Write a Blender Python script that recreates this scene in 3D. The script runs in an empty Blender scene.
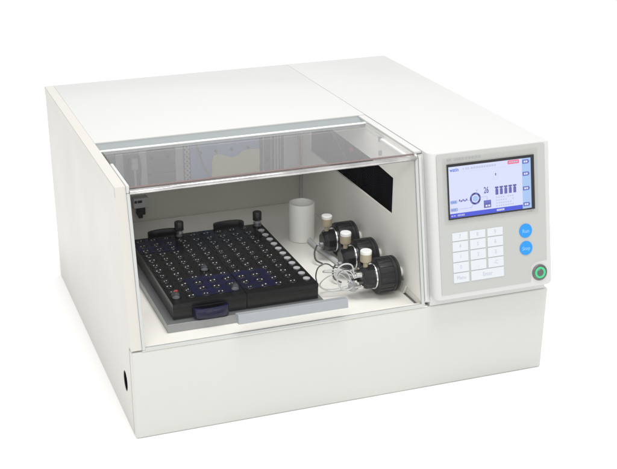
import bpy, bmesh, math, random
from mathutils import Vector, Matrix
from mathutils.geometry import tessellate_polygon
random.seed(4)
S = bpy.context.scene
COL = S.collection

# ------------------------------------------------------------------ camera
Mr = ((0.94993103, -0.3121591, -0.0137017), (-0.1393864, -0.38410484, -0.91270746), (0.27964705, 0.86891896, -0.40838384))
cam = bpy.data.cameras.new('camera'); camo = bpy.data.objects.new('camera', cam); COL.objects.link(camo)
cam.lens = 36 * 1164.03 / 617; cam.sensor_width = 36; cam.sensor_fit = 'HORIZONTAL'
cam.shift_x = (308.5 - 248.0) / 617; cam.shift_y = (287.27 - 234.5) / 617
cam.clip_start = 0.05; cam.clip_end = 200
rt, dn, fw = map(Vector, Mr)
R = Matrix((rt, -dn, -fw)).transposed().to_4x4()
camo.matrix_world = Matrix.Translation((-0.2166686, -1.0769962, 0.6676685)) @ R
S.camera = camo
# ------------------------------------------------------------------ light
w = bpy.data.worlds.new('World'); S.world = w; w.use_nodes = True
bg = w.node_tree.nodes['Background']; bg.inputs['Color'].default_value = (1, 1, 1, 1); bg.inputs['Strength'].default_value = 0.93
def area(name, loc, target, size, power, col=(1, 1, 1)):
    l = bpy.data.lights.new(name, 'AREA'); l.shape = 'SQUARE'; l.size = size; l.energy = power; l.color = col
    o = bpy.data.objects.new(name, l); COL.objects.link(o); o.location = loc
    o.rotation_euler = (Vector(target) - Vector(loc)).to_track_quat('-Z', 'Y').to_euler(); return o
area('overhead_softbox', (0.30, -0.25, 2.2), (0.25, 0.2, 0.1), 1.0, 33, (1.0, 0.99, 0.975))
area('front_fill', (-0.7, -1.55, 1.6), (0.3, 0.15, 0.15), 0.5, 9.5, (1.0, 0.985, 0.96))  # added fill lamp out of view, brightens the compartment
S.view_settings.view_transform = 'Standard'; S.view_settings.look = 'None'; S.view_settings.exposure = 0; S.view_settings.gamma = 1

# ------------------------------------------------------------------ materials
def lin(c): return tuple(((x / 255) / 12.92 if x / 255 <= .04045 else ((x / 255 + .055) / 1.055) ** 2.4) for x in c)
def mat(name, col, rough=.4, metal=0., spec=.5, noise=.0, bump=0., scale=60., emit=None, es=1., coat=0., srgb=False, trans=0., ior=1.49):
    m = bpy.data.materials.new(name); m.use_nodes = True; nt = m.node_tree; b = nt.nodes['Principled BSDF']
    c = lin(col) if srgb else col
    b.inputs['Base Color'].default_value = (*c, 1); b.inputs['Roughness'].default_value = rough
    b.inputs['Metallic'].default_value = metal; b.inputs['Specular IOR Level'].default_value = spec
    b.inputs['Coat Weight'].default_value = coat
    if trans: b.inputs['Transmission Weight'].default_value = trans; b.inputs['IOR'].default_value = ior
    if noise or bump:
        tc = nt.nodes.new('ShaderNodeTexCoord'); n = nt.nodes.new('ShaderNodeTexNoise'); n.inputs['Scale'].default_value = scale
        n.inputs['Detail'].default_value = 4; nt.links.new(tc.outputs['Object'], n.inputs['Vector'])
        if noise:
            mx = nt.nodes.new('ShaderNodeMix'); mx.data_type = 'RGBA'
            mx.inputs[6].default_value = (*[x * (1 - noise) for x in c], 1); mx.inputs[7].default_value = (*[min(1, x * (1 + noise)) for x in c], 1)
            nt.links.new(n.outputs['Fac'], mx.inputs[0]); nt.links.new(mx.outputs[2], b.inputs['Base Color'])
        if name.endswith('paint'):
            n2 = nt.nodes.new('ShaderNodeTexNoise'); n2.inputs['Scale'].default_value = 9; n2.inputs['Detail'].default_value = 6; n2.inputs['Distortion'].default_value = 0
            mr = nt.nodes.new('ShaderNodeMapRange'); mr.inputs[1].default_value = .3; mr.inputs[2].default_value = .7; mr.inputs[3].default_value = rough - .03; mr.inputs[4].default_value = rough + .05
            nt.links.new(tc.outputs['Object'], n2.inputs['Vector']); nt.links.new(n2.outputs['Fac'], mr.inputs[0]); nt.links.new(mr.outputs[0], b.inputs['Roughness'])
        if bump:
            bp = nt.nodes.new('ShaderNodeBump'); bp.inputs['Strength'].default_value = bump; bp.inputs['Distance'].default_value = .001
            nt.links.new(n.outputs['Fac'], bp.inputs['Height']); nt.links.new(bp.outputs['Normal'], b.inputs['Normal'])
    if emit:
        e = lin(emit) if srgb else emit
        b.inputs['Emission Color'].default_value = (*e, 1); b.inputs['Emission Strength'].default_value = es
    return m
def sheet_mat(name, tint, rough=.02, ior=1.49):
    m = bpy.data.materials.new(name); m.use_nodes = True; nt = m.node_tree; nt.nodes.clear()
    out = nt.nodes.new('ShaderNodeOutputMaterial'); mix = nt.nodes.new('ShaderNodeMixShader'); fr = nt.nodes.new('ShaderNodeFresnel'); 
    geo = nt.nodes.new('ShaderNodeNewGeometry'); mi = nt.nodes.new('ShaderNodeMix'); mi.data_type = 'FLOAT'
    mi.inputs[2].default_value = ior; mi.inputs[3].default_value = 1 / ior          # same reflectance on both faces of the thin sheet
    nt.links.new(geo.outputs['Backfacing'], mi.inputs[0]); nt.links.new(mi.outputs[0], fr.inputs[0])
    t = nt.nodes.new('ShaderNodeBsdfTransparent'); t.inputs[0].default_value = (*tint, 1)
    g = nt.nodes.new('ShaderNodeBsdfGlossy'); g.inputs['Roughness'].default_value = rough; g.inputs['Color'].default_value = (1, 1, 1, 1)
    nt.links.new(fr.outputs[0], mix.inputs[0]); nt.links.new(t.outputs[0], mix.inputs[1]); nt.links.new(g.outputs[0], mix.inputs[2]); nt.links.new(mix.outputs[0], out.inputs[0])
    return m
M = {}
M['paint'] = mat('off_white_paint', (.535, .54, .528), .36, noise=.012, bump=.012, scale=260)
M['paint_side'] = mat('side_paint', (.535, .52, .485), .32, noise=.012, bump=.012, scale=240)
M['paint_front'] = mat('front_paint', (.535, .537, .510), .36, noise=.012, bump=.012, scale=260)
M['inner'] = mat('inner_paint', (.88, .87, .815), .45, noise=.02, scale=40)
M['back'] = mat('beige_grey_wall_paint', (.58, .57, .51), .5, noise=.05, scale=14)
M['table'] = mat('white_surface', (.97, .97, .97), .9, spec=.0)
M['membrane'] = mat('grey_membrane', (.41, .418, .40), .42, noise=.01, bump=.03, scale=300)
M['black'] = mat('black_plastic', (.012, .012, .014), .22, noise=.2, scale=90)
M['blackm'] = mat('matt_black', (.006, .006, .008), .4, noise=.2, bump=.1, scale=120)
M['rack'] = mat('black_anodised_rack', (.004, .004, .005), .2, noise=.3, bump=.03, scale=160)
M['navy'] = mat('navy_sheen_plastic', (.004, .005, .034), .22, noise=.75, scale=38)  # reflected blue sheen put into colour; also the front handle
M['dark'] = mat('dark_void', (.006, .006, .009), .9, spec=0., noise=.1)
M['alu'] = mat('brushed_aluminium', (.31, .33, .345), .5, metal=.2, noise=.05, bump=.08, scale=90)
M['alu_dark'] = mat('grey_aluminium', (.36, .37, .38), .4, metal=.7, noise=.06, bump=.08, scale=90)
M['hinge'] = mat('grey_hinge_strip', (.27, .295, .30), .45, metal=.1, noise=.03, scale=80)
M['chrome'] = mat('polished_steel', (.8, .8, .8), .12, metal=1., noise=.02)
M['glint'] = mat('crimp_glint_aluminium', (.85, .85, .86), .3, metal=.5, noise=.02)  # pale metal for the modelled glints on the caps
M['septum'] = mat('pale_septum', (.40, .41, .42), .3, noise=.35, scale=500)
M['tan'] = mat('tan_plastic', (.42, .36, .25), .45, noise=.03)
M['white'] = mat('white_plastic', (.82, .82, .80), .4, noise=.01)
M['ptfe'] = mat('milky_plastic', (.90, .90, .86), .4, noise=.02)
M['tube'] = mat('grey_tubing', (.55, .57, .57), .25, noise=.05)
M['tubed'] = mat('dark_tubing', (.08, .08, .08), .25, noise=.05)
M['reflect_grey'] = mat('grey_reflection', (.10, .10, .10), .5, noise=.06, scale=30)  # reflection tones for the shapes behind the top pane
M['pale_strip'] = mat('pale_reflection', (.50, .52, .52), .5, noise=.04, scale=30)  # reflection tone, also used on the latch bracket
M['reflect_blue'] = mat('pale_blue_reflection', (.30, .41, .66), .5, noise=.06, scale=25)
M['reflect_cream'] = mat('cream_reflection', (.72, .70, .48), .5, noise=.05, scale=25)
M['mauve'] = mat('mauve_reflection', (.24, .15, .16), .5, noise=.05)
M['reflect_dark'] = mat('dark_stripe_reflection', (.04, .042, .06), .5, noise=.05)
M['red'] = mat('red_streak', (.35, .05, .04), .4, noise=.05)  # red of the septum and of the reflected streaks
M['green'] = mat('green_reflection', (.03, .14, .09), .4, noise=.05)
M['acrylic'] = sheet_mat('clear_acrylic_sheet', (.975, .975, .975), ior=1.13)
M['acrylic_top'] = sheet_mat('clear_acrylic_top_sheet', (.97, .97, .975), ior=1.42)
M['edge'] = mat('polished_acrylic_edge', (.50, .485, .485), .12, metal=.8, noise=.7, bump=.3, scale=34)  # light and dark streaks of the edge highlight put into the colour
M['edge_frost'] = mat('frosted_acrylic_edge', (.47, .485, .475), .35, noise=.02)
M['mauve_edge'] = mat('mauve_seal', (.13, .085, .08), .3, noise=.04)
M['clear'] = sheet_mat('clear_glass_vial', (.82, .84, .86), .08, 1.6)
M['film'] = sheet_mat('clear_film', (.985, .985, .985), .15, 1.25)
M['key'] = mat('key_white', (.56, .59, .625), .4, noise=.01)
M['legend'] = mat('grey_blue_legend', (.42, .45, .53), .5, noise=.01)
M['btn'] = mat('blue_button', (.008, .24, .68), .35, noise=.02)
M['btn_text'] = mat('pale_button_text', (.22, .45, .80), .4, noise=.01)
M['steel_dark'] = mat('dark_steel', (.13, .13, .125), .35, metal=.5, noise=.3, scale=900)
M['faint'] = mat('faint_print', (.34, .355, .345), .5, noise=.01)
def led(name, c, s=1.): return mat(name, (.02, .02, .02), .3, emit=c, es=s, srgb=False) if False else mat(name, (4, 4, 5), .25, emit=c, es=s, srgb=True, noise=0)
M['lcd'] = led('lcd_background', (222, 227, 255), .95)
M['lcd_blue'] = led('lcd_blue', (78, 92, 226), .9)
M['lcd_mid'] = led('lcd_midblue', (110, 120, 205), .9)
M['lcd_light'] = led('lcd_lightblue', (176, 208, 252), .9)
M['lcd_pale'] = led('lcd_pale', (205, 212, 240), .88)
M['lcd_red'] = led('lcd_red', (246, 130, 160), .9)
M['lcd_logo'] = led('lcd_logo', (60, 110, 225), .9)
M['lcd_dark'] = led('lcd_dark', (104, 100, 178), .9)
M['lcd_white'] = led('lcd_white', (235, 238, 255), .9)
M['lcd_black'] = led('lcd_black', (66, 66, 120), .9)
M['led_green'] = led('green_led', (90, 235, 165), .85)

# ------------------------------------------------------------------ helpers
def empty(name, loc, label, cat, group=None):
    o = bpy.data.objects.new(name, None); COL.objects.link(o); o.location = loc; o.empty_display_size = .02
    o['label'] = label; o['category'] = cat
    if group: o['group'] = group
    return o
def origin(o):
    v = Vector((0, 0, 0))
    while o: v = v + Vector(o.location); o = o.parent
    return v
def new(): return bmesh.new()
def merge(dst, src, mi=None):
    me = bpy.data.meshes.new('tmp'); 
    if mi is not None:
        for f in src.faces: f.material_index = mi
    src.to_mesh(me); src.free(); dst.from_mesh(me); bpy.data.meshes.remove(me)
def box(bm, x0, x1, y0, y1, z0, z1, bev=0., seg=2, mi=0):
    t = bmesh.new(); bmesh.ops.create_cube(t, size=1)
    for v in t.verts: v.co = Vector(((x0 + x1) / 2 + v.co.x * (x1 - x0), (y0 + y1) / 2 + v.co.y * (y1 - y0), (z0 + z1) / 2 + v.co.z * (z1 - z0)))
    if bev: bmesh.ops.bevel(t, geom=t.edges[:], offset=bev, segments=seg, profile=.5, affect='EDGES', clamp_overlap=True)
    merge(bm, t, mi)
def prism(bm, outer, holes, thick, fn, bev=0., mi=0):
    """outer/holes: 2D loops; fn(a,b,t)->3D; from t=0 to t=thick"""
    loops = [outer] + list(holes); allp = [p for l in loops for p in l]
    tris = tessellate_polygon([[Vector((p[0], p[1], 0)) for p in l] for l in loops]) if holes else None
    t = bmesh.new()
    A = [t.verts.new(fn(p[0], p[1], 0)) for p in allp]; B = [t.verts.new(fn(p[0], p[1], thick)) for p in allp]
    if tris:
        for a, b, c in tris:
            try: t.faces.new((A[a], A[b], A[c])); t.faces.new((B[c], B[b], B[a]))
            except ValueError: pass
    else:
        t.faces.new(A); t.faces.new(B[::-1])
    k = 0
    for l in loops:
        n = len(l)
        for i in range(n):
            a, b = k + i, k + (i + 1) % n
            t.faces.new((A[a], A[b], B[b], B[a]))
        k += n
    bmesh.ops.recalc_face_normals(t, faces=t.faces[:])
    if bev: bmesh.ops.bevel(t, geom=[e for e in t.edges if e.calc_face_angle(0) > .3], offset=bev, segments=2, profile=.5, affect='EDGES', clamp_overlap=True)
    merge(bm, t, mi)
def lathe(bm, prof, org, axis='z', n=32, mi=0):
    """prof: [(r, h)...] closed at the axis if r=0"""
    t = bmesh.new(); rings = []
    for r, h in prof:
        if r <= 1e-7: rings.append([t.verts.new((0, 0, h))]); continue
        rings.append([t.verts.new((r * math.cos(2 * math.pi * i / n), r * math.sin(2 * math.pi * i / n), h)) for i in range(n)])
    for a, b in zip(rings, rings[1:]):
        for i in range(n):
            j = (i + 1) % n
            if len(a) == 1 and len(b) == 1: continue
            if len(a) == 1: t.faces.new((a[0], b[i], b[j]))
            elif len(b) == 1: t.faces.new((a[i], a[j], b[0]))
            else: t.faces.new((a[i], a[j], b[j], b[i]))
    if axis == 'x': mt = Matrix.Rotation(math.radians(90), 4, 'Y')
    elif axis == 'y': mt = Matrix.Rotation(math.radians(-90), 4, 'X')
    elif isinstance(axis, Matrix): mt = axis
    else: mt = Matrix.Identity(4)
    bmesh.ops.transform(t, matrix=Matrix.Translation(org) @ mt, verts=t.verts[:])
    merge(bm, t, mi)
def tube(bm, pts, r, n=10, sub=6, mi=0):
    P = [Vector(p) for p in pts]; Q = []
    E = [P[0] * 2 - P[1]] + P + [P[-1] * 2 - P[-2]]
    for i in range(1, len(E) - 2):
        for k in range(sub):
            s = k / sub; a, b, c, d = E[i - 1:i + 3]
            Q.append(.5 * ((2 * b) + (c - a) * s + (2 * a - 5 * b + 4 * c - d) * s * s + (3 * b - a - 3 * c + d) * s ** 3))
    Q.append(P[-1]); t = bmesh.new(); rings = []; up = Vector((.13, .21, .97))
    for i, q in enumerate(Q):
        d = (Q[min(i + 1, len(Q) - 1)] - Q[max(i - 1, 0)]).normalized(); a = d.cross(up).normalized(); up = a.cross(d).normalized()
        rings.append([t.verts.new(q + (a * math.cos(2 * math.pi * k / n) + up * math.sin(2 * math.pi * k / n)) * r) for k in range(n)])
    for a, b in zip(rings, rings[1:]):
        for k in range(n): t.faces.new((a[k], a[(k + 1) % n], b[(k + 1) % n], b[k]))
    t.faces.new(rings[0][::-1]); t.faces.new(rings[-1]); merge(bm, t, mi)
def text(bm, s, size, fn, mi=0, align='CENTER', stretch=1., bold=0.):
    c = bpy.data.curves.new('t', 'FONT'); c.body = s; c.size = size; c.align_x = align; c.align_y = 'CENTER'; c.resolution_u = 3; c.offset = bold
    o = bpy.data.objects.new('t', c); COL.objects.link(o); dg = bpy.context.evaluated_depsgraph_get(); dg.update()
    me = bpy.data.meshes.new_from_object(o.evaluated_get(dg)); t = bmesh.new(); t.from_mesh(me)
    for v in t.verts: v.co = Vector(fn(v.co.x * stretch, v.co.y, 0))
    bpy.data.objects.remove(o); bpy.data.curves.remove(c); bpy.data.meshes.remove(me)
    merge(bm, t, mi)
def circ(cx, cy, r, n=32, ry=None): return [(cx + r * math.cos(2 * math.pi * i / n), cy + (ry or r) * math.sin(2 * math.pi * i / n)) for i in range(n)]
def rrect(a0, a1, b0, b1, r, n=5):
    out = []
    for cx, cy, s in ((a1 - r, b1 - r, 0), (a0 + r, b1 - r, 90), (a0 + r, b0 + r, 180), (a1 - r, b0 + r, 270)):
        for k in range(n + 1):
            th = math.radians(s + 90 * k / n); out.append((cx + r * math.cos(th), cy + r * math.sin(th)))
    return out
# redefine obj without the custom-key check
def obj(name, bm, mats, parent=None, label=None, smooth=None, recalc=True):
    off = origin(parent)
    if recalc: bmesh.ops.recalc_face_normals(bm, faces=bm.faces[:])
    bmesh.ops.translate(bm, verts=bm.verts[:], vec=-off)
    me = bpy.data.meshes.new(name); bm.to_mesh(me); bm.free()
    if not isinstance(mats, (list, tuple)): mats = [mats]
    for m in mats: me.materials.append(M[m])
    if smooth is not None: me.polygons.foreach_set('use_smooth', [True] * len(me.polygons)); me.set_sharp_from_angle(angle=math.radians(smooth))
    o = bpy.data.objects.new(name, me); COL.objects.link(o); o.parent = parent
    if label: o['label'] = label
    return o

# ------------------------------------------------------------------ dimensions (metres)
W, D, H, h, s = .5, .479, .2771, .1054, .0364
DV = Vector((0, .20740216, .97825577)); NV = Vector((0, -.97825577, .20740216))
P0 = Vector((0, 0, h))
def WIN(u, v, w): return P0 + Vector((u, 0, 0)) + DV * v + NV * w          # the sloping window plane
def FACE(u, v, w): return WIN(u, v, w + .015)                                # the control panel's face

# ------------------------------------------------------------------ setting
bm = new(); box(bm, -6, 6, -5, 9, -.05, -.0004)
o = obj('table_surface', bm, 'table'); o['kind'] = 'structure'

# ------------------------------------------------------------------ the instrument
A = empty('autosampler', (.25, .24, 0), 'large off-white bench autosampler with clear sloping window and control panel', 'lab instrument')
# chassis and floor
bm = new(); box(bm, .012, .497, .0127, D - .004, .0, .0975)
obj('chassis', bm, 'paint', A)
bm = new(); box(bm, .012, .338, .0127, .39, .0977, .1); box(bm, .012, .3445, .0012, .0125, .1, .1052, .0006)
obj('compartment_floor', bm, 'inner', A)
bm = new(); box(bm, 0, W, 0, .012, 0, .1045, .0020, 3)
fp = obj('front_panel', bm, 'paint_front', A, smooth=40)
# left side panel with its round port
hole = circ(.0425, .0505, .0100, 28, .0122)
prof = [(.0125, 0), (D, 0), (D, H), (s, H), (.0004, h + .0012), (.0125, h + .0012)]
bm = new(); prism(bm, prof, [hole], .0115, lambda a, b, t: (t, a, b))
prism(bm, [(s - .0015, H - .0105), (D - .0005, H - .0105), (D - .0005, H - .001), (s + .0006, H - .001)], [], .0006, lambda a, b, t: (-t, a, b))
sp = obj('side_panel', bm, 'paint_side', A)
bm = new(); prism(bm, circ(.0425, .0505, .0097, 28, .0119), [], .0108, lambda a, b, t: (.0005 + t, a, b))  # black plug fills the hole, its inner shade put into colour
obj('port_dark_plug', bm, 'dark', sp)
# back panel, top lid, hinge strip, rail
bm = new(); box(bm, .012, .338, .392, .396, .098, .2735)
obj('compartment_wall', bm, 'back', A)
bm = new(); box(bm, .0118, .497, D - .003, D - .0002, .098, .2738)
obj('back_panel', bm, 'paint', A)
bm = new(); box(bm, .0117, .3468, .197, D - .0002, .2745, H, .0004, 2); box(bm, .0117, .3445, .1972, .2, .2695, .2744)
obj('top_lid', bm, 'paint', A, smooth=40)
bm = new(); prism(bm, [(.1745, .2695), (.1968, .2722), (.1968, .2752), (.1745, .2715)], [], .3345, lambda a, b, t: (.0117 + t, a, b))
obj('hinge_strip', bm, 'hinge', A)
bm = new(); lathe(bm, [(0, 0), (.0012, 0), (.0012, .334), (0, .334)], (.0118, .1743, .2734), 'x', 16)
obj('hinge_rail', bm, 'white', A, smooth=50)
# right-hand housing (one folded shell: front block + top sheet)
HB = FACE(0, .008, 0); HT = FACE(0, .1747, 0)
zt = .2776
prof = [(.0008, .1048), (.0008, HB.z + .001), (HB.y, HB.z), (HT.y, zt), (D - .0002, H), (D - .0002, H - .003), (.066, H - .0035), (.066, .1048)]
t = bmesh.new()
x0, x1 = .3462, .4952
xb = .4995
def hx(yy): return x1 + (xb - x1) * min(1, max(0, (yy - .02) / (D - .02)))
Av = [t.verts.new((x0 + .0008, a, b)) for a, b in prof]; Bv = [t.verts.new((hx(a), a, b)) for a, b in prof]
t.faces.new(Av); t.faces.new(Bv[::-1]); n = len(prof)
for i in range(n): t.faces.new((Av[i], Av[(i + 1) % n], Bv[(i + 1) % n], Bv[i]))
bmesh.ops.recalc_face_normals(t, faces=t.faces[:])
def near(v, p): return abs(v.co.y - p[0]) < 1e-5 and abs(v.co.z - p[1]) < 1e-5
le = [e for e in t.edges if all(abs(v.co.x - x0 - .0008) < 1e-5 for v in e.verts) and any(near(v, prof[2]) for v in e.verts) and any(near(v, prof[3]) for v in e.verts)]
bmesh.ops.bevel(t, geom=le, offset=.0085, segments=7, profile=.5, affect='EDGES')
ce = [e for e in t.edges if all(v.co.x > x1 - .001 for v in e.verts) and any(near(v, prof[2]) for v in e.verts) and any(near(v, prof[1]) for v in e.verts)]
bmesh.ops.bevel(t, geom=ce, offset=.0058, segments=6, profile=.5, affect='EDGES')
oe = [e for e in t.edges if e.calc_face_angle(0) > .4 and all(v.co.y < .03 or v.co.z > .25 for v in e.verts) and not all(v.co.z < .11 for v in e.verts)]
bmesh.ops.bevel(t, geom=oe, offset=.0018, segments=3, profile=.5, affect='EDGES', clamp_overlap=True)
bm = new(); merge(bm, t, 0)
HS = obj('control_housing', bm, 'paint', A, smooth=35)
bm = new(); box(bm, .4925, .495, .067, D - .004, .098, .2733)
obj('side_cover', bm, 'paint', A)
# inner right wall with its long opening
slot = [(.0912, .1846), (.36, .1846), (.36, .2369), (.158, .2345), (.0912, .2300)]
bot = [(.012, .1112), (.046, .1128), (.052, .1002), (.39, .1002), (.39, .2738), (.0385, .2738), (.0015, .1085)]
bm = new(); prism(bm, bot, [slot], .0025, lambda a, b, t: (.338 + t, a, b))
rw = obj('inner_side_wall', bm, 'inner', A)
bm = new()
prism(bm, [(.3406, .0045), (.3469, .0045), (.3469, .1725), (.3406, .1725)], [], .010, lambda a, b, t: WIN(a, b, -t))
prism(bm, [(.3405, .006), (.3436, .006), (.3436, .171), (.3405, .171)], [], .0022, lambda a, b, t: WIN(a, b, t + .0001), bev=.0006)
obj('window_jamb', bm, 'paint', A)
bm = new(); lathe(bm, [(0, 0), (.0026, 0), (.0026, .001), (.0018, .0018), (0, .0018)], (.338, .0527, .1194), Matrix.Rotation(math.radians(-90), 4, 'Y'), 18)
sc = obj('wall_screw', bm, 'alu_dark', A, smooth=40)
for yy, zz in ((.1274, .2665), (.1255, .2503)):
    bm = new(); box(bm, .3345, .3379, yy - .0012, yy + .0012, zz - .003, zz + .003, .0005)
    obj('clip', bm, 'alu_dark', A)
bm = new(); box(bm, .333, .3375, .045, .121, .2662, .2697, .001)
obj('cover_stay', bm, 'white', A)
bm = new(); box(bm, .3377, .3466, .040, .1965, .2740, .2768, .0005); obj('window_rail', bm, 'paint', A)
bm = new(); box(bm, .3412, .345, .0135, .06, .1002, .114); obj('wall_foot', bm, 'inner', A)
# black lining puts the shade inside the opening into colour
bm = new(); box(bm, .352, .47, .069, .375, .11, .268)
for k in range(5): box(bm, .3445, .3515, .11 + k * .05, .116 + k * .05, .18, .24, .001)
me_ = obj('dark_lining', bm, 'dark', A)
bm = new(); tube(bm, [(.346, .34, .236), (.347, .30, .226), (.346, .27, .214), (.346, .25, .206)], .0011)
obj('green_reflection', bm, 'green', me_)  # green and red marks are top-pane reflections modelled as solids
bm = new(); lathe(bm, [(0, 0), (.003, 0), (.003, .003), (0, .003)], (.3435, .232, .2225), 'x', 14)
obj('red_reflection', bm, 'red', me_)
bm = new(); lathe(bm, [(0, 0), (.002, 0), (.002, .003), (0, .003)], (.3455, .112, .195), 'x', 14)
obj('small_bolt', bm, 'alu_dark', me_)

# reflections in the top pane, built as solid shapes on the back wall
yb = .3918
BPl = [('dark_reflection', 'reflect_grey', .0605, .072, .150, .1985), ('valve_reflection', 'reflect_grey', .0835, .105, .150, .1985), ('grey_reflection', 'reflect_grey', .1155, .154, .150, .2),
       ('pale_reflection', 'pale_strip', .1045, .1150, .150, .2035), ('pale_reflection', 'pale_strip', .0725, .083, .150, .2035), ('pale_reflection', 'pale_strip', .1545, .1655, .150, .2035), ('blue_reflection', 'reflect_blue', .1757, .2745, .150, .207)]
for nme, m, a, b, z0, z1 in BPl:
    bm = new(); box(bm, a, b, yb - .003, yb, z0, z1, .0004); o = obj(nme, bm, m, A)
    if nme == 'valve_reflection':
        bm = new(); box(bm, .0925, .1012, yb - .011, yb - .0032, .1775, .193, .001); box(bm, .0955, .0985, yb - .009, yb - .0032, .152, .177, .001)
        obj('reflected_valve', bm, 'pale_strip', o)  # valve shape belongs to the reflection too
        bm = new()
        for xx in (.086, .0895, .1035): tube(bm, [(xx, yb - .006, .196), (xx + .001, yb - .009, .18), (xx, yb - .006, .152)], .0013)
        obj('reflected_tubing', bm, 'blackm', o)  # tubing shape, likewise a modelled reflection
    if nme == 'grey_reflection':
        bm = new(); lathe(bm, [(0, 0), (.0024, 0), (.0024, -.001), (0, -.001)], (.1435, yb - .0031, .1894), 'y', 16); lathe(bm, [(0, 0), (.0024, 0), (.0024, -.001), (0, -.001)], (.120, yb - .0031, .189), 'y', 16)
        obj('reflected_screw', bm, 'blackm', o)
        bm = new(); box(bm, .1155, .154, yb - .0036, yb - .0031, .1668, .1677); obj('reflected_seam', bm, 'blackm', o)
    if nme == 'blue_reflection':
        pts = [(.205, .1505), (.2745, .1505), (.2745, .186), (.262, .187), (.250, .186), (.243, .180), (.234, .1775), (.226, .181), (.217, .1845), (.208, .1835), (.206, .175)]
        bm = new(); prism(bm, pts, [], .0010, lambda a, b, t: (a, yb - .0031 - t, b)); obj('reflected_cream', bm, 'reflect_cream', o)
        for xx in (.1895, .2117, .234, .2578):
            bm = new(); lathe(bm, [(0, 0), (.0021, 0), (.0021, -.0022), (0, -.0022)], (xx, yb - .0031, .1892), 'y', 16)
            obj('reflected_screw', bm, 'reflect_grey', o)
        bm = new(); tube(bm, [(.184, yb - .006, .203), (.189, yb - .0065, .184), (.196, yb - .006, .165), (.204, yb - .006, .151)], .0008); obj('red_streak', bm, 'mauve', o)
bm = new(); box(bm, .1662, .1750, yb - .002, yb, .150, .2035)
for k in range(8):
    t2 = .153 + k * .0066; lathe(bm, [(.0016, 0), (.0036, 0), (.0036, -.002), (.0016, -.002), (.0016, 0)], (.1706, yb - .0021, t2), 'y', 16, mi=1)
obj('dotted_reflection', bm, ['reflect_grey', 'pale_strip'], A)
bm = new(); xs = .2755; k = 0
for wd, mi in ((.004, 1), (.0014, 0), (.010, 2), (.0016, 0), (.0035, 1), (.002, 0), (.0022, 2), (.0024, 0), (.002, 1), (.0014, 0), (.0024, 2), (.0014, 1), (.002, 0)):
    box(bm, xs, xs + wd - .0002, yb - .0035 - .0003 * (k % 3), yb, .150, .2035, mi=mi); xs += wd; k += 1
obj('striped_reflection', bm, ['pale_strip', 'reflect_dark', 'reflect_grey'], A)
bm = new(); lathe(bm, [(0, 0), (.0024, 0), (.0024, -.001), (0, -.001)], (.2852, yb - .0042, .168), 'y', 16)
obj('reflected_screw', bm, 'blackm', A)
bm = new(); tube(bm, [(.330, yb - .006, .200), (.3325, yb - .007, .19), (.333, yb - .007, .175), (.335, yb - .007, .156)], .0011); obj('red_streak', bm, 'red', A)  # red streak of the reflection, modelled as a tube
bm = new(); box(bm, .309, .3292, yb - .0025, yb, .150, .2035); obj('pale_reflection', bm, 'pale_strip', A)
# latch on back wall, lower left
bm = new(); box(bm, .092, .1125, yb - .012, yb, .1235, .1375, .0006)
la = obj('latch_bracket', bm, 'pale_strip', A)
bm = new(); box(bm, .093, .0965, yb - .0126, yb - .0121, .131, .1345); box(bm, .0975, .1035, yb - .0126, yb - .0121, .131, .1345); box(bm, .0965, .1085, yb - .009, yb - .001, .112, .1233, .001); box(bm, .099, .105, yb - .007, yb - .001, .1065, .1119, .001)
obj('latch_slot', bm, 'blackm', la)
bm = new(); tube(bm, [(.3365, .389, .1002), (.3365, .389, .2), (.3365, .389, .272)], .0014); obj('corner_seal', bm, 'tube', A)

# pumps on the right wall
def pump(y):
    z = .1245; bm = new()
    lathe(bm, [(0, 0), (.0195, 0), (.0206, .001), (.0206, .0180), (.0212, .0183), (.0212, .0210), (.0205, .0213), (.0205, .0221), (.0212, .0224), (.0212, .0246), (.0204, .0256), (.0190, .0264), (0, .0264)], (.3034, y, z), 'x', 40)
    for k in range(18):
        a = k * math.pi / 9; c, sn = math.cos(a), math.sin(a)
        prism(bm, [(-.0011, .0203), (.0011, .0203), (.0011, .0211), (-.0011, .0211)], [], .0162, lambda p, q, t: (.3052 + t, y + p * c - q * sn, z + p * sn + q * c), bev=.0003)
    b = obj('pump_body', bm, 'blackm', A, smooth=35)
    bm = new(); lathe(bm, [(0, 0), (.0060, 0), (.0060, .0080), (0, .0080)], (.3299, y, z), 'x', 24); obj('mounting_boss', bm, 'inner', b, smooth=40)
    bm = new(); lathe(bm, [(0, 0), (.0152, 0), (.0156, .0006), (.0156, .0024), (.0152, .003), (0, .003)], (.3008, y, z), 'x', 32); obj('steel_collar', bm, 'chrome', b, smooth=40)
    bm = new(); lathe(bm, [(0, 0), (.0095, 0), (.0135, .004), (.0142, .005), (.0142, .0145), (0, .0145)], (.2862, y, z), 'x', 10)
    for k in range(6):
        a = k * math.pi / 3 + .3; lathe(bm, [(0, 0), (.0022, 0), (.0022, .002), (0, .002)], (.2870, y + .0095 * math.cos(a), z + .0095 * math.sin(a)), 'x', 8)
    hd = obj('pump_head', bm, 'black', b, smooth=25)
    bm = new(); lathe(bm, [(0, 0), (.0028, 0), (.0028, .0052), (.0062, .0075), (.0066, .0085), (.0066, .0172), (0, .0172)], (.2925, y, z + .0125), 'z', 28)
    kb = obj('fill_port', bm, 'tan', b, smooth=40)
    bm = new(); lathe(bm, [(0, 0), (.0067, 0), (.0067, .0032), (.0060, .0040), (0, .0040)], (.2925, y, z + .0298), 'z', 28)
    obj('white_cap', bm, 'white', b, smooth=40)
    return b
PY = (.060, .1207, .1815)
pumps = [pump(y) for y in PY]
pumps[0]['label'] = 'front black pump nearest the window with a tan port and coiled tubing'
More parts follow.
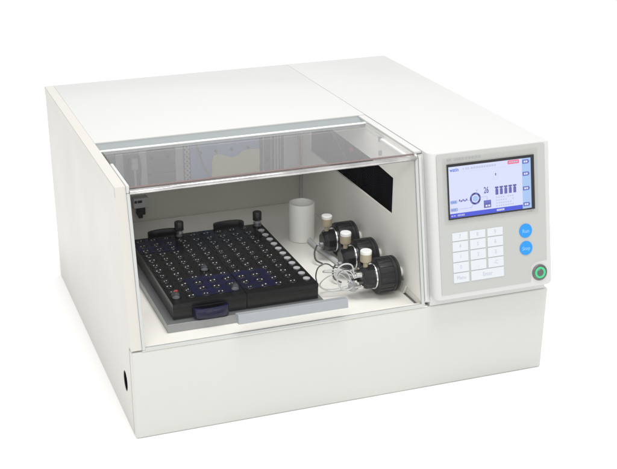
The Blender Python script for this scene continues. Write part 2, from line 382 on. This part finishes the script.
# fittings of the front pump
bm = new()
for (yy, zz, L) in ((.053, .131, .012), (.066, .119, .014), (.052, .117, .010), (.064, .133, .011)):
    lathe(bm, [(0, 0), (.0012, 0), (.0012, .003), (.0032, .0036), (.0032, L - .002), (.0022, L), (0, L)], (.2862 - L, yy, zz), 'x', 6)
obj('steel_fitting', bm, 'chrome', pumps[0], smooth=20)
bm = new(); lathe(bm, [(0, 0), (.004, 0), (.0055, .002), (.0055, .008), (0, .008)], (.2765, .059, .1105), 'z', 14); obj('clear_fitting', bm, 'septum', pumps[0], smooth=40)
LA = [(.2581, .075, .1361), (.253, .075, .14), (.2468, .075, .1416), (.2394, .075, .1376), (.2368, .075, .1279), (.2384, .075, .1188), (.2447, .074, .1115), (.2548, .072, .1067), (.2686, .07, .1078), (.28, .068, .1112)]
bm = new(); tube(bm, [(.2762, .066, .1330), (.268, .072, .1345)] + LA[:6], .0008); obj('dark_tube', bm, 'tubed', A)
bm = new(); tube(bm, LA[5:], .0008); obj('grey_tube', bm, 'tube', A)
LB = [(.2762, .055, .1315), (.2732, .055, .1437), (.2646, .055, .1469), (.2572, .055, .1437), (.2543, .055, .136), (.2557, .055, .127), (.2602, .055, .1182), (.2678, .055, .1138), (.2752, .055, .1165)]
bm = new(); tube(bm, LB, .0009); obj('looped_tube', bm, 'tube', A)
bm = new(); tube(bm, [(.2762, .06, .119), (.2711, .066, .1312), (.2586, .07, .1343), (.2474, .07, .1359), (.2455, .074, .132), (.256, .078, .1285), (.2711, .075, .127), (.28, .07, .124)], .0008); obj('clear_tube', bm, 'tube', A)
bm = new(); tube(bm, [(.2762, .053, .128), (.269, .050, .139), (.2605, .056, .138), (.2588, .064, .126), (.263, .067, .113), (.272, .064, .1085), (.2762, .06, .111)], .0007); obj('clear_tube', bm, 'chrome', A)
bm = new(); tube(bm, [(.2745, .066, .120), (.266, .072, .127), (.2535, .078, .1235), (.245, .082, .1135), (.252, .086, .1045), (.265, .084, .1035), (.279, .082, .106)], .0007); obj('clear_tube', bm, 'tube', A)
for i_, y_ in ((1, PY[1]), (2, PY[2])):
    bm = new(); lathe(bm, [(0, 0), (.0012, 0), (.0012, .003), (.0030, .0036), (.0030, .008), (0, .008)], (.2782, y_ - .004, .1175 + .002 * i_), 'x', 6)
    obj('steel_fitting', bm, 'alu_dark', pumps[i_], smooth=20)
    bm = new(); tube(bm, [(.2782, y_ - .004, .1175 + .002 * i_), (.274, y_ - .007, .114), (.273, y_ - .014, .1065), (.279, y_ - .022, .1035)], .0011); obj('tube', bm, 'tubed', pumps[i_])
# pale ribbon tube lying on the floor from sleeve to pumps
bm = new(); tube(bm, [(.2965, .268, .113), (.2915, .242, .1045), (.2925, .2086, .1035), (.2955, .1825, .1035), (.2985, .158, .1035), (.303, .135, .1045), (.309, .118, .107)], .0031, 12); obj('pale_hose', bm, 'tube', A)

# acrylic cover
CV = obj('window_pane', (lambda b: (prism(b, [(.0155, .0035), (.3365, .0035), (.3365, .1668), (.0155, .1668)], [], .003, lambda a, c, t: WIN(a, c, -.003 + t)), b)[1])(new()), 'acrylic', A)
bm = new(); box(bm, .0155, .3365, .0395, .1720, .2707, .2737); obj('top_pane', bm, 'acrylic_top', A)
bm = new(); lathe(bm, [(0, 0), (.0024, 0), (.0027, .0004), (.0027, .3225), (.0024, .3229), (0, .3229)], (.0150, .0352, .2708), 'x', 20); obj('pane_edge', bm, 'edge', A, smooth=50)
bm = new(); box(bm, .0150, .3370, .0372, .0420, .27385, .27445, .0001); obj('edge_seal', bm, 'mauve_edge', A)
bm = new(); prism(bm, [(.0117, .001), (.0152, .001), (.0152, .168), (.0117, .168)], [], .0045, lambda a, b, t: WIN(a, b, -.0035 + t), bev=.0005)
obj('pane_side_strip', bm, 'edge_frost', A)
bm = new(); prism(bm, [(.3368, .001), (.3404, .001), (.3404, .168), (.3368, .168)], [], .0035, lambda a, b, t: WIN(a, b, -.0005 + t - .0025), bev=.0005)
obj('pane_side_strip', bm, 'edge_frost', A)
bm = new(); box(bm, .0117, .0150, .034, .112, .2700, .2785, .0008); obj('cover_hinge', bm, 'paint', A)
bm = new(); prism(bm, [(.0153, .0006), (.3405, .0006), (.3405, .0034), (.0153, .0034)], [], .004, lambda a, b, t: WIN(a, b, -.0035 + t)); obj('pane_sill_strip', bm, 'edge_frost', A)
bm = new(); prism(bm, [(.1165, .0156), (.2430, .0156), (.2430, .0262), (.1165, .0262)], [], .0117, lambda a, b, t: WIN(a, b, .0003 + t), bev=.0006); obj('pull_handle', bm, 'alu', A, label='slim aluminium pull bar across the foot of the window')

# ------------------------------------------------------------------ control panel face
def flat(bm, pts, w0, th=.0004, mi=0, bev=0.): prism(bm, pts, [], th, lambda a, b, t: FACE(a, b, w0 + t), bev=bev, mi=mi)
def rect(a0, a1, b0, b1): return [(a0, b0), (a1, b0), (a1, b1), (a0, b1)]
ov = [(.3550, .0135), (.4675, .0135), (.4685, .0145), (.4685, .0300), (.4700, .0330), (.4735, .0360), (.478, .0372), (.4895, .0376), (.4895, .1700), (.4880, .1715), (.3562, .1715), (.3550, .1700)]
bm = new(); prism(bm, ov, [], .0004, lambda a, b, t: FACE(a, b, .0001 + t))
w1 = .0006
for a, wd in ((.3675, .003), (.3712, .0015), (.3765, .0015), (.379, .0025), (.3825, .0022), (.3856, .0025), (.3900, .0028), (.3940, .0028), (.3980, .0028), (.4020, .0028), (.4060, .0028)):
    flat(bm, rect(a, a + wd, .1636, .1662), w1, .0001, 1)
for a in (.465, .469): flat(bm, rect(a, a + .003, .0955, .0963), w1, .0001, 1)
mem = obj('membrane_panel', bm, ['membrane', 'faint'], HS)
# screen
bm = new(); fr_o = rect(.3668, .4750, .0983, .1600); fr_i = rect(.3683, .4712, .0998, .1570)
prism(bm, fr_o, [fr_i], .0012, lambda a, b, t: FACE(a, b, .0006 + t)); 
bez = obj('screen_bezel', bm, 'black', HS)
bm = new(); mats = ['lcd', 'lcd_blue', 'lcd_mid', 'lcd_light', 'lcd_pale', 'lcd_red', 'lcd_logo', 'lcd_dark', 'lcd_white', 'lcd_black']
flat(bm, rect(.3684, .4711, .0999, .1569), .0007, .0003)
def L(pts, mi, lv=0): flat(bm, pts, .00105 + .00008 * lv, .00005, mi)
L(rect(.4600, .4711, .0999, .1569), 3); L(rect(.3684, .4598, .0999, .1047), 1)
for v in (.1530, .1393, .1228, .1046):
    L([(.4605, v - .0023), (.4680, v - .0023), (.4695, v), (.4680, v + .0023), (.4605, v + .0023)], 2, 1)
    for k in range(2): L(rect(.4623 + k * .0026, .4643 + k * .0026, v - .0010, v + .0010), 8, 2)
L(rrect(.4419, .4566, .1521, .1565, .0012, 3), 5, 1)
for k in range(4): L(rect(.4440 + k * .0028, .4462 + k * .0028, .1537, .1549), 4, 2)
text(bm, 'watin', .0058, lambda a, b, t: FACE(.3757 + a, .1532 + b, .00112), 6, stretch=.86, bold=.00010)
for k, (a, wd) in enumerate(((.3862, .0015), (.3895, .002), (.392, .002), (.396, .0026), (.3992, .0026), (.4024, .0026), (.4056, .0026), (.4088, .0026), (.412, .0026), (.4152, .0026), (.4184, .0026), (.4216, .0026), (.4248, .0026))):
    L(rect(a, a + wd, .1521, .1546), 4, 1)
L(rect(.384, .4598, .1500, .15015), 4, 0)
for q in (rect(.4238, .4240, .1375, .1460), rect(.4292, .4294, .1375, .1460), rect(.4238, .4294, .1373, .1375), rect(.4238, .4294, .1460, .1462)): L(q, 4, 1)
L([(.4266, .1445), (.4256, .1428), (.4263, .1428), (.4263, .1412), (.4270, .1412), (.4270, .1428), (.4276, .1428)], 9, 1)
# rotary valve drawing
prism(bm, circ(.4004, .1186, .0068, 28), [circ(.4004, .1186, .0045, 28)[::-1]], .00005, lambda a, b, t: FACE(a, b, .00113 + t), mi=2)
L(circ(.4004, .1186, .0034, 20), 3, 1)
for k in range(5):
    a0 = math.radians(k * 72 + 15); a1 = a0 + .75
    L([(.4004 + r * math.cos(a), .1186 + r * math.sin(a)) for r, a in ((.0049, a0), (.0065, a0), (.0066, (a0 + a1) / 2), (.0065, a1), (.0049, a1), (.0048, (a0 + a1) / 2))], 9, 2)
for q in (rect(.3796, .3936, .1174, .1176), rect(.4072, .4150, .1192, .1194), rect(.4148, .4150, .1150, .1192), rect(.4024, .4026, .1254, .1276), rect(.4012, .4038, .1276, .1279), rect(.3790, .3950, .1090, .1092), [(.3950, .1090), (.3974, .1124), (.3976, .1122), (.3952, .1088)]): L(q, 2, 1)
L(rrect(.3696, .3778, .1158, .1192, .0008, 2), 2, 1); L(rrect(.3700, .3774, .1162, .1188, .0006, 2), 3, 2)
L(rrect(.3696, .3782, .1072, .1106, .0008, 2), 2, 1); L(rrect(.3700, .3778, .1076, .1102, .0006, 2), 3, 2)
for v in (.1165, .1079):
    for k in range(3): L(rect(.3708 + k * .002, .3722 + k * .002, v + .0004, v + .0016), 2, 3)
for k in range(5): L(rect(.3800 + k * .0022, .3816 + k * .0022, .1178 - .0010 * (k % 2), .1198 - .0010 * (k % 2)), 7, 2)
text(bm, '26', .0098, lambda a, b, t: FACE(.4143 + a, .1262 + b, .00115), 7, stretch=.62, bold=.00022)
L(rect(.4108, .4198, .1066, .1150), 7, 1); L(rect(.4114, .4192, .1118, .1145), 2, 2)
for k in range(2): L(rect(.4128 + k * .0034, .4152 + k * .0034, .1078, .1098), 8, 2)
for k in range(5):
    c = .4275 + k * .00565; L(rect(c - .0018, c + .0018, .1198, .1262), 7, 1); L(rect(c - .0022, c + .0022, .1270, .1290), 7, 1); L(rect(c - .0009, c + .0009, .1262, .1270), 7, 1)
    L(rect(c - .0012, c - .0002, .1205, .1250), 2, 2)
for r_ in range(4):
    for k in range(8):
        if (r_ * 3 + k * 5) % 7 in (1, 3) and k > 3: continue
        L(rect(.4262 + k * .0029, .4262 + k * .0029 + .0019, .1064 + r_ * .0032, .1079 + r_ * .0032), 4, 1)
for k in range(2): L(rect(.3700 + k * .003, .3723 + k * .003, .1011, .1034), 2, 1); L(rect(.3700 + k * .003, .3723 + k * .003, .1019, .1025), 8, 2)
for k in range(5): L(rect(.3780 + k * .0018, .3791 + k * .0018, .1012, .1034), 4, 1)
for k in range(5): L(rect(.4268 + k * .0020, .4282 + k * .0020, .1012, .1034), 8, 1)
obj('lcd_screen', bm, mats, HS, recalc=True)
bm = new(); prism(bm, rrect(.3615, .4800, .0925, .1672, .002, 4), [rect(.3662, .4756, .0977, .1606)], .00025, lambda a, b, t: FACE(a, b, .0008 + t)); obj('screen_film', bm, 'film', HS)
# keys
cols = ((.3701, .3894), (.3920, .4114), (.4140, .4335)); rows = ((.0736, .0828), (.0617, .0726), (.0497, .0607), (.0377, .0487), (.0256, .0367))
leg = [['7', '8', '9'], ['4', '5', '6'], ['1', '2', '3'], ['0', '.', '-C']]
def key(a0, a1, b0, b1, s_, sz, st=.85):
    bm = new(); prism(bm, rrect(a0, a1, b0, b1, .0006, 3), [], .0004, lambda a, b, t: FACE(a, b, .00055 + t))
    text(bm, s_, sz, lambda a, b, t: FACE((a0 + a1) / 2 + a, (b0 + b1) / 2 + b, .00105), 1, stretch=st)
    obj('keypad_key', bm, ['key', 'legend'], HS)
for r_ in range(4):
    for c_ in range(3): key(*cols[c_], *rows[r_], leg[r_][c_], .0062)
key(*cols[0], *rows[4], 'Menu', .0060); key(cols[1][0], cols[2][1], *rows[4], 'Enter', .0066)
for v, s_ in ((.0742, 'Run'), (.0541, 'Stop')):
    bm = new(); prism(bm, circ(.4627, v, .0081, 40), [], .0005, lambda a, b, t: FACE(a, b, .00055 + t))
    text(bm, s_, .0062, lambda a, b, t: FACE(.4627 + a, v - .0005 + b, .0012), 1, stretch=.92, bold=.00008)
    obj('round_button', bm, ['btn', 'btn_text'], HS)
# power switch
fm = Matrix(((1, 0, 0, 0), (0, DV.y, NV.y, 0), (0, DV.z, NV.z, 0), (0, 0, 0, 1)))
pc = FACE(.4797, .0232, .0)
bm = new(); lathe(bm, [(.0, .0), (.0094, .0), (.0094, .0012), (.0086, .0020), (.0072, .0022), (.0070, .0016), (0, .0016)], pc, fm, 40, mi=0)
lathe(bm, [(.0, .0017), (.0040, .0017), (.0040, .0026), (.0036, .0030), (0, .0030)], pc, fm, 32, mi=0)
pw = obj('power_button', bm, 'steel_dark', HS, smooth=40)
bm = new(); lathe(bm, [(.0043, .0017), (.0067, .0017), (.0067, .0025), (.0043, .0025), (.0043, .0017)], pc, fm, 40)
obj('led_ring', bm, 'led_green', HS, smooth=40)

# ------------------------------------------------------------------ things inside
ZF = .1001
bm = new(); box(bm, .0505, .236, .0425, .270, ZF, .1100, .0006)
tr = obj('rack_tray', bm, 'alu_dark'); tr['label'] = 'grey aluminium tray plate under the two black vial racks'; tr['category'] = 'tray'
def make_rack(x0, x1, label, hm, sheen_patches):
    r = empty('vial_rack', ((x0 + x1) / 2, .154, .1102), label, 'vial rack', 'vial racks inside the autosampler')
    cx = (x0 + x1) / 2; bm = new()
    cols_ = [cx + (k - 2) * .0172 for k in range(5)]; rows_ = [.0684 + k * .0161 for k in range(12)]
    holes = [circ(a, b, .0060, 14)[::-1] for a in cols_ for b in rows_]
    box(bm, x0, x1, .052, .256, .1102, .1235, .0006)
    prism(bm, rect(x0, x1, .052, .256), holes, .0053, lambda a, b, t: (a, b, .1237 + t))
    for yy in (.0605 + .0161 * k for k in range(13)): box(bm, x0 + .0002, x0 + .001, yy, yy + .0004, .11, .128)
    obj('rack_body', bm, 'rack', r)
    for a0, a1, b0, b1 in sheen_patches:
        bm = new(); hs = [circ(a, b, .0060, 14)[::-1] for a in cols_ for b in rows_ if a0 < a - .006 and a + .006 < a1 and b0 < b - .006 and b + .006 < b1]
        prism(bm, rrect(a0, a1, b0, b1, .005, 4), hs, .0003, lambda a, b, t: (a, b, .1291 + t)); obj('blue_sheen_patch', bm, 'navy', r)  # thin navy plates paint the blue reflection on the rack top
    for sy, yy in ((-1, .052), (1, .256)):
        if sy < 0 and hm == 'black': continue
        n_ = 14; pts = []
        z0_, z1_ = (.1118, .1230) if sy < 0 else (.1185, .1345)
        w_ = .0205
        for k in range(n_ + 1):
            th = math.pi * k / n_; pts.append((cx - w_ * math.cos(th), yy + sy * (.0008 + .0115 * math.sin(th) ** .55)))
        inner = [(cx + (w_ - .004) * math.cos(math.pi * k / n_), yy + sy * (.0008 + .0065 * math.sin(math.pi * k / n_) ** .55)) for k in range(n_ + 1)]
        bm = new(); prism(bm, pts + inner[1:-1], [], z1_ - z0_, lambda a, b, t: (a, b, z0_ + t), bev=.0008)
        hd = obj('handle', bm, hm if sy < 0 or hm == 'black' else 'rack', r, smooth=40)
        if sy < 0:
            for dx in (-.0165, .0165):
                bm = new(); lathe(bm, [(0, 0), (.0022, 0), (.0022, -.0016), (.0010, -.002), (0, -.002)], (cx + dx, yy - .006, (z0_ + z1_) / 2), 'y', 14)
                obj('handle_bolt', bm, 'alu_dark', hd, smooth=40)
    return r, cols_, rows_
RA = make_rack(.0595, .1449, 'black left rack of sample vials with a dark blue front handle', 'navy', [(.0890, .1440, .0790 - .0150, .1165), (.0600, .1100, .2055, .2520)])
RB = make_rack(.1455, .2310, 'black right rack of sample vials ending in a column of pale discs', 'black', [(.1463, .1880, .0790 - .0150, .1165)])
# ordinary vials
def make_vial(x, y, label, pale=False):
    v = empty('sample_vial', (x, y, .1236), label, 'vial', 'capped vials standing in the racks')
    bm = new(); lathe(bm, [(0, 0), (.0048, 0), (.0048, .0050), (0, .0050)], (x, y, .1237), 'z', 16); obj('glass_body', bm, 'black', v, smooth=40)
    bm = new(); lathe(bm, [(.0, .0051), (.0054, .0051), (.0054, .0055), (.0050, .0059), (.0030, .0059), (.0028, .0056), (0, .0056)], (x, y, .1237), 'z', 18)
    obj('cap', bm, 'black', v, smooth=40)
    if pale:
        bm = new(); lathe(bm, [(0, .0060), (.0041, .0060), (.0041, .0068), (.0037, .0070), (.0022, .0066), (0, .0066)], (x, y, .1237), 'z', 18); obj('pale_disc', bm, 'septum', v, smooth=40)
    else:
        bm = new()
        for dx in (-.0021, .0025): lathe(bm, [(0, 0), (.0007, .0002), (.0008, .0005), (.0004, .0008), (0, .0009)], (x + dx, y + dx * .2, .1237 + .0057), 'z', 8)
        obj('crimp_glint', bm, 'glint', v, smooth=60)  # two bright pips per cap model the glints as solid metal
    return v
def copy_tree(o, dx, dy, label):
    c = o.copy(); COL.objects.link(c); c.location = (o.location.x + dx, o.location.y + dy, o.location.z); c['label'] = label
    for ch in o.children:
        d = ch.copy(); COL.objects.link(d); d.parent = c
        if ch.name.startswith('crimp'): k = random.uniform(.6, 1.15); d.scale = (k, k, 1); d.rotation_euler.z = random.uniform(-.5, .5)
    return c
special = {(0, 0): 'clear short vial with a red top at the left front corner of the racks', (0, 4): 'clear tall vial in the front row beside the seam between the racks', (11, 3): 'tall clear vial with a black cap at the back of the left rack', (11, 9): 'tall clear vial with a black cap at the back right corner of the racks', (4, 3): 'pale clear vial glinting in the middle of the left rack'}
ORD = ('first', 'second', 'third', 'fourth', 'fifth', 'sixth', 'seventh', 'eighth', 'ninth', 'tenth', 'eleventh', 'twelfth')
proto = {}; 
allcols = RA[1] + RB[1]
for ri, yv in enumerate(RA[2]):
    for ci, xv in enumerate(allcols):
        if (ri, ci) in special: continue
        kind = 2 if ci == 9 else (0 if ci < 5 else 1); pk = kind == 2
        cc = ci % 5
        lb = '%s, %s column from left, %s row from front, %s rack' % ('pale disc topped vial' if pk else 'low black vial cap', ORD[cc], ORD[ri], 'left' if ci < 5 else 'right')
        if pk not in proto: proto[pk] = (make_vial(xv, yv, lb, pk), xv, yv)
        else: p_, px, py = proto[pk]; copy_tree(p_, xv - px, yv - py, lb)
for (ri, ci), lb in special.items():
    xv, yv = allcols[ci], RA[2][ri]; tall = ri == 11
    v = empty('tall_vial' if tall else 'clear_vial', (xv, yv, .1236), lb, 'vial')
    top = .0150 if tall else .0135
    bm = new(); lathe(bm, [(0, 0), (.0052, 0), (.0052, top - .003), (.0040, top - .001), (.0040, top), (.0034, top), (.0034, top - .0012), (.0046, top - .0034), (.0046, .0006), (0, .0006)], (xv, yv, .1237), 'z', 24)
    obj('glass_body', bm, 'clear', v, smooth=40)
    bm = new(); lathe(bm, [(0, 0), (.0042, 0), (.0042, .0004), (0, .0004)], (xv, yv, .1237 + top * .45), 'z', 20); obj('crimp_band', bm, 'alu_dark', v, smooth=40)
    if tall:
        bm = new(); lathe(bm, [(0, 0), (.0058, 0), (.0058, .0100), (.0052, .0108), (0, .0108)], (xv, yv, .1237 + top + .0001), 'z', 24); obj('cap', bm, 'black', v, smooth=40)
    elif ri == 0 and ci == 0:
        bm = new(); lathe(bm, [(0, 0), (.0022, 0), (.0022, .001), (0, .001)], (xv, yv, .1237 + top + .0001), 'z', 16); obj('red_septum', bm, 'red', v)
# white sleeve
bm = new(); lathe(bm, [(0, 0), (.0150, 0), (.0168, .0006), (.0168, .0505), (.0164, .0510), (.0142, .0510), (.0139, .0505), (.0139, .004), (0, .004)], (.2870, .2550, ZF), 'z', 48)
o = obj('plastic_sleeve', bm, 'ptfe', smooth=40); o['label'] = 'open milky white plastic cylinder standing behind the racks'; o['category'] = 'container'
